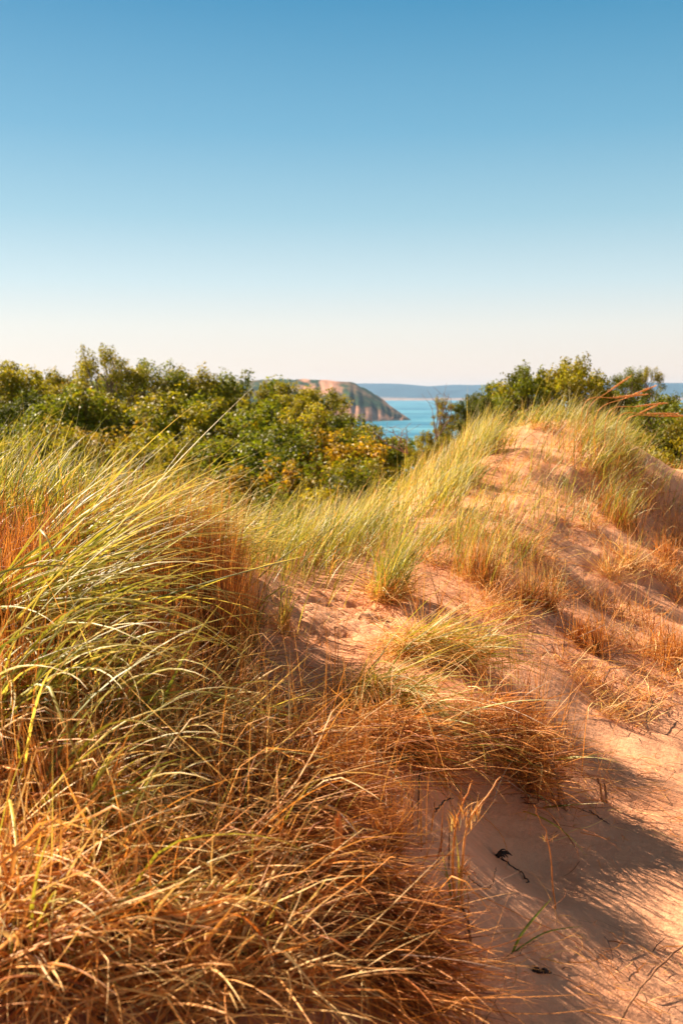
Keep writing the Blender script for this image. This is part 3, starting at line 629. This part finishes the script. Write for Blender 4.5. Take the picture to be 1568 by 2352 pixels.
# orange curved frond and bright folded straw bundle
def frond():
    g = P_(655, 2060); rs = np.random.RandomState(9)
    path = [g, at(700,2030,g[1]), at(755,1975,g[1]), at(775,1920,g[1]), at(772,1870,g[1]+.01)]
    def f(b):
        q = curve(path, 18)
        for k in range(5): tube(b, q + rs.randn(3)*.003 + rs.randn(18,3)*.0005, np.interp(np.linspace(0,1,18), [0,.5,.8,1], [.002,.004,.003,.0008]), S_ORG*(1+rs.randn()*.15), 5)
    single('curved_frond', 'Curved bright orange dead frond rising from the litter in the lower middle', 'dead frond', STRAW, [('s', f, STRAW)])
frond()
def bundle():
    g = P_(350, 2250, .12); rs = np.random.RandomState(10)
    def f(b):
        for k in range(26):
            o = rs.randn(3)*.006
            path = [g + o, P_(400,2285,.125) + o*1.2, P_(430 + rs.randint(-20,30),2290 + rs.randint(-10,20),.12) + o, P_(rs.randint(480,570), rs.randint(2240,2300), .14) + o*2]
            q = curve(path, 12); tube(b, q, np.full(12, rs.uniform(.0014,.0028)), pick(rs, 1, [S_PALE, S_TAN], [2,1])[0], 5)
        for k in range(22):
            o = rs.randn(3)*.008; q = curve([P_(rs.randint(440,480), rs.randint(2300,2330),.11) + o, P_(470,2350,.10) + o, P_(rs.randint(480,530),2390,.10) + o], 8)
            tube(b, q, np.full(8, .002), S_TAN, 5)
    single('straw_bundle', 'Thick folded bundle of bright flattened straw near the bottom left', 'straw bundle', STRAW, [('s', f, STRAW)])
bundle()
# sprig with one upright sheathed green shoot on the bare sand patch
def sheath_tuft():
    e = clump(71, 'grass_tuft', 'Small tuft with a pale sheath and stiff green shoots standing on the bare sand patch', 'grass tuft', 'small tufts on the bare sand', [(648,1455),(656,1450)],
      [('upgreen',16,.016,dict(Ls=.95,Ws=1.5,dlean=-.1))], [('updry',36,.016,dict(col='pale',Ls=.7,Ws=1.2)),('litter',40,.05,dict(Ls=.8)),('stubble',40,.03)])
sheath_tuft()
clump(72, 'grass_tuft', 'Sparse tuft of dark green blades between the russet stalk stand and the bare sand patch', 'grass tuft', 'small tufts on the bare sand', [(575,1480)],
      [('upgreen',18,.02,dict(Ls=1.2))], [('updry',50,.02,dict(Ls=1.0)),('litter',30,.04)])
# seed heads on the hill
def seed_heads():
    heads = [((1340,930),(1490,905),(1372,945)),((1370,950),(1508,885),(1440,905)),((1395,950),(1535,925),(1450,930)),((1420,960),(1560,950),(1480,952)),((1440,965),(1600,955),(1520,950)),((1350,940),(1450,862),(1405,900)),((1430,975),(1510,930),(1462,950))]
    labs = ['Golden seed head second from the top leaning right above the hill grass','Long straight seed head with the highest tip of those pointing toward the far shore','Pale golden seed head midway down the fan on the right shoulder','Thick orange seed head drooping low toward the right edge','Seed head that reaches furthest right, cut by the edge of the picture','Steep rusty seed head standing in front of the small round tree','Short orange seed head lowest in the fan on the right shoulder']
    for i, (b0, tip, mid) in enumerate(heads):
        rs = np.random.RandomState(40+i); Y = 6.3 + .12*i; g = at(*b0, Y); g[2] = hz(g[0], g[1]) - .01
        m = at(*mid, Y); t = at(*tip, Y); b1 = at(*b0, Y); m = b1*.5 + t*.5 + np.array([0, 0, .012])
        q = curve([g, b1, m, t], 20)
        def st(b): tube(b, q[:15], np.linspace(.0025,.0018,15), S_TAN, 5)
        def hd(b):
            qq = curve([q[12], q[15], q[19]], 16); prof = .0060*np.sin(np.pi*np.linspace(.06,.98,16))**.6
            tube(b, qq, prof, S_TAN*np.array([1.0,1.0,1.1]), 7, .12, rs)
            for p_ in qq[1:-1]: fray(b, p_, 5, .014, rs, 'straw', .9, .4, az=math.atan2((t-g)[1], (t-g)[0]), W=.003)
        single('seed_head_stem', labs[i], 'seed head', STRAW, [('stalk', st, STRAW), ('seed_head', hd, STRAW)], 'seed heads on the right shoulder', base=g)
seed_heads()

# ------------------------------------------------------------------ trees
def tree_mesh(seed, H=6., R=2.2, c0=1.3, nclump=80, leaf=.092, per=330, airy=0.):
    rs = np.random.RandomState(seed); tb = Bag(); trunk_top = H*.55
    tr = curve([(0,0,-4), (0,0,-.4), (rs.randn()*.1, rs.randn()*.1, H*.25), (rs.randn()*.25, rs.randn()*.25, trunk_top), (rs.randn()*.3, rs.randn()*.3, H*.86)], 18)[4:]
    tr[0][2] = -4; tube(tb, tr, np.linspace(.11, .02, 14), (.3,.22,.18), 8, .06, rs)
    cen = []; 
    while len(cen) < nclump:
        a = rs.uniform(0, 2*np.pi); k = rs.rand()**.42; zz = rs.uniform(0, 1)
        prof = math.sin(math.pi*(.17 + .72*zz))**.55
        r = R*prof*k*(1 + .22*math.sin(3*a + seed) + .12*rs.randn())
        cen.append((r*math.cos(a), r*math.sin(a), c0 + (H-c0)*zz*(1 - .10*rs.rand())))
    for i in range(int(5 + 4*airy)):   # shoots that stand out of the top
        a = rs.uniform(0, 2*np.pi); r = R*rs.uniform(0, .6); h = H*rs.uniform(.98, 1.05 + .03*airy)
        cen.append((r*math.cos(a), r*math.sin(a), h)); cen.append((r*math.cos(a)*.97+rs.randn()*.08, r*math.sin(a)*.97, h - .35))
    V = []; Kc = []; tw = []
    for ci, c in enumerate(cen):
        c = np.array(c); j = rs.randint(4, 13); p0 = tr[min(j, 13)]
        if p0[2] > c[2] - .1: p0 = tr[3 + rs.randint(0, 3)]
        mid = (p0 + c)/2 + rs.randn(3)*.12 + [0,0,-.08]
        q = curve([p0, mid, c], 9); tube(tb, q, np.linspace(.035, .008, 9), (.3,.22,.18), 5)
        sh = ci >= nclump; rr = (rs.uniform(.30, .56) if not sh else rs.uniform(.18, .28))
        m = int(per*(rr/.42)**2*(1.0 if not sh else .9)*(1 - .35*airy))
        d = rs.randn(m, 3); d /= np.linalg.norm(d, axis=1)[:,None]
        rad_ = rr*(rs.uniform(.25, 1.0, m)**.6)*(1 + .35*fbm(d[:,0]*2.2+ci, d[:,1]*2.2 + d[:,2]*1.7, 2))
        P = c + d*rad_[:,None]*[1, 1, .78 if not sh else 1.5]
        for k in range(3):
            e = P[rs.randint(m)]; tube(tb, np.array([c, (c+e)/2 + rs.randn(3)*.03, e]), [.008,.006,.003], (.3,.22,.18), 4)
        nrm = d*.6 + rs.randn(m, 3)*.55 + [0,0,.45]; nrm /= np.linalg.norm(nrm, axis=1)[:,None]
        ax = np.cross(nrm, rs.randn(m, 3)); ax /= np.linalg.norm(ax, axis=1)[:,None]; bx = np.cross(nrm, ax)
        s = leaf*rs.uniform(.6, 1.35, m)[:,None]
        V.append(np.stack([P - ax*s*.55, P + bx*s*.34 + nrm*s*.10, P + ax*s*.6 - nrm*s*.12, P - bx*s*.34 + nrm*s*.10], 1).reshape(-1, 3))
        tone = 1 + np.clip(rs.randn(), -1.5, 1.5)*.22; cc = np.array([.92,1.0,.9])[None]*(tone*(1 + rs.randn(m, 1)*.22)); cc = np.clip(cc, .2, 2)
        cc[:,0] *= 1 + .13*np.clip(rs.randn(m), -1, 2)
        Kc.append(np.repeat(cc, 4, 0))
    V = np.concatenate(V); Kc = np.concatenate(Kc); Q = np.arange(len(V)).reshape(-1, 4)
    return tb.mesh('trunk'), np_mesh('crown', V, Q, Kc, smooth=False)
PROTO = []
for i, kw in enumerate([dict(seed=1), dict(seed=2, R=2.5, nclump=92), dict(seed=3, H=6.2, R=1.9, nclump=72), dict(seed=4, R=2.0, airy=.8, nclump=52),
                        dict(seed=5, H=3.6, R=2.0, c0=.2, nclump=80), dict(seed=6, H=5, R=2.6, c0=1.0, nclump=64, airy=.35, leaf=.10)]):
    t_, c_ = tree_mesh(**kw); t_.materials.append(BARK); c_.materials.append(LEAF); PROTO.append((t_, c_, kw.get('H', 6.), kw.get('R', 2.2)))
def tree(name, label, cat, group, u, vt, Y, R, proto, tint, rot=0., gz=None):
    top = at(u, vt, Y); g = float(hz(top[0], top[1])) if gz is None else gz
    t_, c_, H0, R0 = PROTO[proto]; e = empty(name, (top[0], top[1], g)); tag(e, label, cat, group)
    Ht = max(top[2] - g, .8)/1.06
    for nm, me in (('trunk', t_), ('crown', c_)):
        o = bpy.data.objects.new(nm, me); C.objects.link(o); o.parent = e; o.color = (*tint, 1)
    k = R/R0; kz = min(max(Ht/H0, k*.85), k*1.15); e.location.z = top[2] - kz*H0*1.05; e.scale = (k, k, kz); e.rotation_euler = (0, 0, rot)
    return e
GRN, OLV, DRK, YEL, AMB, BRN = (.17,.175,.009), (.26,.21,.011), (.10,.11,.009), (.34,.26,.012), (.38,.22,.014), (.27,.18,.022)
WOOD = 'trees of the wood behind the dune'; TR = 'tree'
LT = [
 (20,838,40,2.81,0,OLV,'Olive tree whose rounded top marks the left edge of the wood skyline'),
 (120,856,44,2.68,1,OLV,'Low rounded tree on the skyline between the left edge and the spiky tallest tree'),
 (240,812,38,1.58,3,OLV,'Tallest spiky tree of the wood, its thin top standing clear of the skyline'),
 (185,872,43,2.44,3,BRN,'Brownish thin crowned tree on the skyline just left of the spiky tallest tree'),
 (345,842,40,2.07,3,GRN,'Tree with a small knobby top right of the spiky tallest tree'),
 (425,850,41,3.05,1,OLV,'Wide domed tree on the skyline midway between the spiky tree and the headland'),
 (500,884,44,2.44,0,OLV,'Low skyline tree in the dip left of the headland'),
 (575,866,42,2.68,2,GRN,'Pointed tree standing just in front of the left end of the headland'),
 (660,884,41,2.32,0,OLV,'Tree partly covering the bare orange top of the headland'),
 (735,905,40,1.95,2,OLV,'Last tall tree of the back row, in front of the headland slope'),
 (60,905,33,2.68,1,DRK,'Dark green tree in the second row by the left edge'),
 (170,895,32,2.68,0,GRN,'Second row green tree below the brownish thin crown'),
 (285,905,32,2.81,2,OLV,'Second row olive tree below the spiky tallest tree'),
 (395,915,33,2.68,1,GRN,'Second row tree below the wide domed one'),
 (490,925,32,2.44,0,OLV,'Second row olive tree under the skyline dip'),
 (590,930,32,2.81,2,GRN,'Bushy mid green tree below the pointed tree'),
 (690,935,32,2.56,1,YEL,'Yellow tinged tree below the headland top'),
 (770,960,31,2.07,0,GRN,'Green tree at the upper right of the wood beside the headland slope'),
 (835,985,30,1.59,4,YEL,'Small yellowish tree at the water end of the wood'),
 (-20,985,26,2.44,0,GRN,'Third row green tree cut by the left edge'),
 (95,990,25,2.32,1,OLV,'Olive bush crown low at the left behind the silvery tussock'),
 (215,985,26,2.44,2,BRN,'Russet tinged tree in the middle of the left wood'),
 (330,1000,25,2.32,0,OLV,'Third row olive crown above the arching thin blades'),
 (440,990,26,2.32,1,OLV,'Third row crown left of the dense dark green tree'),
 (550,1000,25,2.32,2,GRN,'Dense dark green tree in the centre of the wood'),
 (655,985,25,2.44,1,GRN,'Dense leafy tree right of centre with deep dark gaps'),
 (760,1000,25,2.32,0,AMB,'Amber tinged tree in the right part of the wood'),
 (845,1010,25,1.83,4,GRN,'Rounded green bush at the right tip of the wood above the crest grass'),
 (20,1075,19,1.95,4,DRK,'Low dark bush behind the grass at the left edge'),
 (140,1085,19,1.95,4,GRN,'Low green bush behind the silvery tussock'),
 (265,1085,19.5,1.95,4,OLV,'Low olive bush behind the left mound'),
 (385,1085,19,1.95,4,OLV,'Low olive bush with bare stems under the third row crowns'),
 (505,1085,19,1.95,4,GRN,'Low green bush behind the middle of the left mound crest'),
 (620,1068,19.5,1.83,4,AMB,'Low bush with orange leaves behind the crest left of centre'),
 (725,1070,19,1.83,4,GRN,'Low green bush behind the crest right of the orange leaved one'),
 (815,1062,19.5,1.71,4,YEL,'Low yellow green bush nearest the lake end of the crest'),
]
for i, (u, v, Y, R, pr, tint, lab) in enumerate(LT): tree('tree', lab, TR, WOOD, u, v, Y, R, pr, tint, rot=i*1.7)
RT = [
 (1200,846,19,.95,4,GRN,'Dark rounded left lobe tree of the pair above the hill top'),
 (1150,885,19.5,.7,4,DRK,'Dark low tree at the left end of the trees above the hill'),
 (1305,824,19,1.2,5,OLV,'Tallest airy tree above the hill with gaps of sky in its crown'),
 (1380,885,18.5,.9,5,OLV,'Sloping right end tree of the group above the hill'),
 (1092,908,17,.42,4,DRK,'Dark round bush on the left shoulder of the hill against the lake'),
 (1440,855,18,.45,3,GRN,'Small round tree right of the airy one, behind the rusty seed head'),
 (1490,850,18.2,.35,3,OLV,'Thin wispy tree with the far shore showing through it'),
 (1555,900,15,.8,5,GRN,'Loose green bush at the right edge behind the seed heads'),
 (1500,935,14.5,.7,4,GRN,'Low bush under the seed heads at the right'),
 (1560,960,14,.8,4,OLV,'Low olive bush cut by the right edge behind the dune dip'),
 (1018,918,16,.22,3,OLV,'Little yellow green sapling against the lake'),
 (1000,990,15.5,.40,4,OLV,'Low scrub below the sapling on the crest'),
]
for i, (u, v, Y, R, pr, tint, lab) in enumerate(RT): tree('tree', lab, TR, 'trees above the hill', u, v, Y, R, pr, tint, rot=i*2.1)
def bare_shrub(label, u, v0, v1, Y, seed):
    rs = np.random.RandomState(seed); g = at(u, v0, Y); t = at(u, v1, Y)
    def f(b):
        for k in range(4):
            e = t + np.array([rs.randn()*.12, rs.randn()*.12, -rs.rand()*.3]); q = curve([g, (g+e)/2 + rs.randn(3)*.04, e], 10, seed+k, .008)
            tube(b, q, np.linspace(.010, .003, 10), (.22,.13,.09), 5)
            for j in range(4):
                p = q[rs.randint(4, 10)]; tube(b, np.array([p, p + rs.randn(3)*.05 + [0,0,.05], p + rs.randn(3)*.09 + [0,0,.13]]), [.004,.003,.0015], (.22,.13,.09), 4)
    single('bare_shrub', label, 'shrub', BARK, [('s', f, BARK)], 'leafless shrubs against the lake')
bare_shrub('Leafless brown twigs left of the little sapling against the lake', 1000, 1010, 905, 15, 1)
bare_shrub('Small leafless shrub near the tip of the headland reflection', 935, 1040, 965, 13, 2)

# ------------------------------------------------------------------ headland, far shore, lake
def land_material(name):
    m, t, b = mat(name, .95, .1); a = nd(t, 'ShaderNodeAttribute', attribute_name='tint'); o = mapping(t, (1,1,1))
    t.links.new(mixc(t, .8, a.outputs['Color'], ramp(t, noise(t, o, .02, 6, .6), [(.3, (.6,.6,.6)), (.7, (1.3,1.3,1.3))]), 'MULTIPLY'), b.inputs['Base Color'])
    return m
LAND = land_material('wooded_bluff')
LAKE = -110.
def headland():
    prof_u = [-900,200,420,500,560,620,700,770,800,820,850,880,905,925,940,960]; prof_v = [872,872,880,886,878,870,871,874,877,883,899,921,941,955,966,985]
    Yc = 4300.; xs = np.arange(-3200, 330, 7.); z_top = np.interp((xs/4300*F/1.0)+784, prof_u, prof_v)
    ztop = np.array([at(784, v, 4200)[2] for v in z_top]); ztop = ztop + 3.0*fbm(xs/26., xs*0, 3)*(ztop > -60)
    shore = np.interp(xs, [-3200,-900,60,285,330], [3000,3560,3860,4110,4200]); ridge = shore + np.clip((ztop-LAKE), 3, 400)*2.6
    ts = np.linspace(0, 1, 46); back = np.linspace(0.06, 1, 12)
    X = []; Y = []; Z = []
    for t in ts:
        g = .5*fbm(xs/70., t*1.2+xs*0, 3); X.append(xs); Y.append(shore + (ridge-shore)*t + 26*g*math.sin(math.pi*t)); Z.append(LAKE - 3 + (ztop-LAKE+3)*(t**.92) + (8*g + 5*fbm(xs/18., xs*0 + t*.6, 3))*math.sin(math.pi*t))
    for t in back: X.append(xs); Y.append(ridge + 1100*t); Z.append(ztop + (LAKE-4-ztop)*t**2)
    X, Y, Z = map(np.array, (X, Y, Z)); ny, nx = X.shape
    tt = np.r_[ts, np.full(len(back), 1.)][:,None] + 0*X
    # woods, bare sand scars and the lower sandy face
    nz = fbm(X/55., tt*5 + X/120., 4); n2 = fbm(X/22. + 9, tt*9, 3)
    U = X/4200*F + 784
    sand = sstep(.0, .35, nz*.5 + .62*np.exp(-((U-738)/62)**2 - ((tt-.85)/.20)**2) - .10); sand = sand*(1 - .8*sstep(705, 675, U))*(1 - .7*sstep(768, 795, U)*(tt > .62)); n3 = fbm(X/13., tt*1.5 + X/300., 3); sand = np.clip(sand*(1 + .28*n3) , 0, 1)
    sand = np.maximum(sand, .75*sstep(850, 905, U + 30*nz)*sstep(-.5, .2, n2))
    band = sstep(.0, .12, .17 - np.abs(tt - .52 - (U-800)*.0012) + .10*nz); sand = sand*(1 - .85*band)
    sand = np.maximum(sand, sstep(.40, .24, tt + .10*nz + .06*n2)*(.72 + .25*sstep(-.3, .3, n2)))
    gcol = np.array([.035,.075,.035]); scol = np.array([.66,.33,.21])
    K = gcol*(1 + .5*n2[...,None])*(1-sand[...,None]) + scol*(1+.15*n2[...,None])*sand[...,None]
    i = np.arange(ny*nx).reshape(ny, nx); Q = np.stack([i[:-1,:-1], i[:-1,1:], i[1:,1:], i[1:,:-1]], -1).reshape(-1, 4)
    me = np_mesh('headland', np.c_[X.ravel(), Y.ravel(), Z.ravel()], Q, np.clip(K, .01, 1).reshape(-1, 3))
    tag(link('headland_hill', me, LAND), kind='structure')
headland()
def far_shore():
    Y0 = 15500.; xs = np.arange(-9000, 11000, 60.); u = xs/Y0*F + 784
    vt = np.interp(u, [-600,840,900,1000,1060,1100,1500,1540,1568,1900], [884,881,882,886,884,884,880,877,878,884])
    zt = np.array([at(784, v, Y0 + 1500)[2] for v in vt]) + 6*fbm(xs/500., xs*0, 3)
    sh = Y0 - 300*fbm(xs/2500., xs*0+3, 2); ts = np.r_[0, .004, .02, .05, np.linspace(.1, 1, 16)]
    X = np.array([xs for t in ts]); Y = np.array([sh + 1500*t for t in ts]); hgt = np.where(ts < .03, ts*.9, ts**.75)
    Z = np.array([LAKE - 2 + (zt-LAKE+2)*h + 12*fbm(xs/300., 4*t+xs*0, 3)*math.sin(math.pi*t) for h, t in zip(hgt, ts)])
    X = np.vstack([X, X[-1]]); Y = np.vstack([Y, Y[-1]+2500]); Z = np.vstack([Z, Z[-1]*0+LAKE])
    sand = np.zeros_like(X); sand[:4] = 1; sand[4] = .3*(fbm(xs/400., xs*0, 2) > .15)
    K = np.array([.02,.08,.14])*(1-sand[...,None]) + np.array([.40,.30,.25])*sand[...,None]  # blue of distance haze is put into the hills' base colour
    ny, nx = X.shape; i = np.arange(ny*nx).reshape(ny, nx); Q = np.stack([i[:-1,:-1], i[:-1,1:], i[1:,1:], i[1:,:-1]], -1).reshape(-1, 4)
    tag(link('far_shore_hills', np_mesh('far_shore', np.c_[X.ravel(), Y.ravel(), Z.ravel()], Q, K.reshape(-1, 3)), LAND), kind='structure')
far_shore()
def lake():
    m, t, b = mat('lake_water', .35, .25); b.inputs['IOR'].default_value = 1.33
    o = mapping(t, (.0012, .006, 1)); 
    t.links.new(ramp(t, noise(t, o, 1.0, 5, .5, .4), [(.40, (.006,.105,.20)), (.5, (.018,.17,.28)), (.58, (.10,.31,.40))]), b.inputs['Base Color'])
    bp = nd(t, 'ShaderNodeBump'); bp.inputs['Strength'].default_value = 1; bp.inputs['Distance'].default_value = 1.2
    t.links.new(noise(t, mapping(t, (.03,.05,1)), 1.0, 5, .6), bp.inputs['Height']); t.links.new(bp.outputs[0], b.inputs['Normal'])
    V = np.array([(-15000,-1500,LAKE),(15000,-1500,LAKE),(15000,19000,LAKE),(-15000,19000,LAKE)], float)
    tag(link('lake_water', np_mesh('lake', V, np.array([[0,1,2,3]])), m), kind='structure')
lake()
def haze():
    import bmesh
    bm = bmesh.new(); bmesh.ops.create_cube(bm, size=1)
    x0, x1, y0, y1, z0, z1 = -16000, 16000, -2000, 20500, -132, 185
    for v in bm.verts: v.co = ((x0+x1)/2 + v.co.x*(x1-x0), (y0+y1)/2 + v.co.y*(y1-y0), (z0+z1)/2 + v.co.z*(z1-z0))
    me = bpy.data.meshes.new('haze'); bm.to_mesh(me); m = bpy.data.materials.new('haze'); m.use_nodes = True; t = m.node_tree
    t.nodes.remove(t.nodes['Principled BSDF']); v = nd(t, 'ShaderNodeVolumePrincipled'); v.inputs['Color'].default_value = (.45,.68,1,1)
    v.inputs['Density'].default_value = HAZE_D; v.inputs['Anisotropy'].default_value = .2; t.links.new(v.outputs[0], t.nodes['Material Output'].inputs['Volume'])
    tag(link('haze', me, m), kind='stuff')
HAZE_D = 2.6e-5
haze()
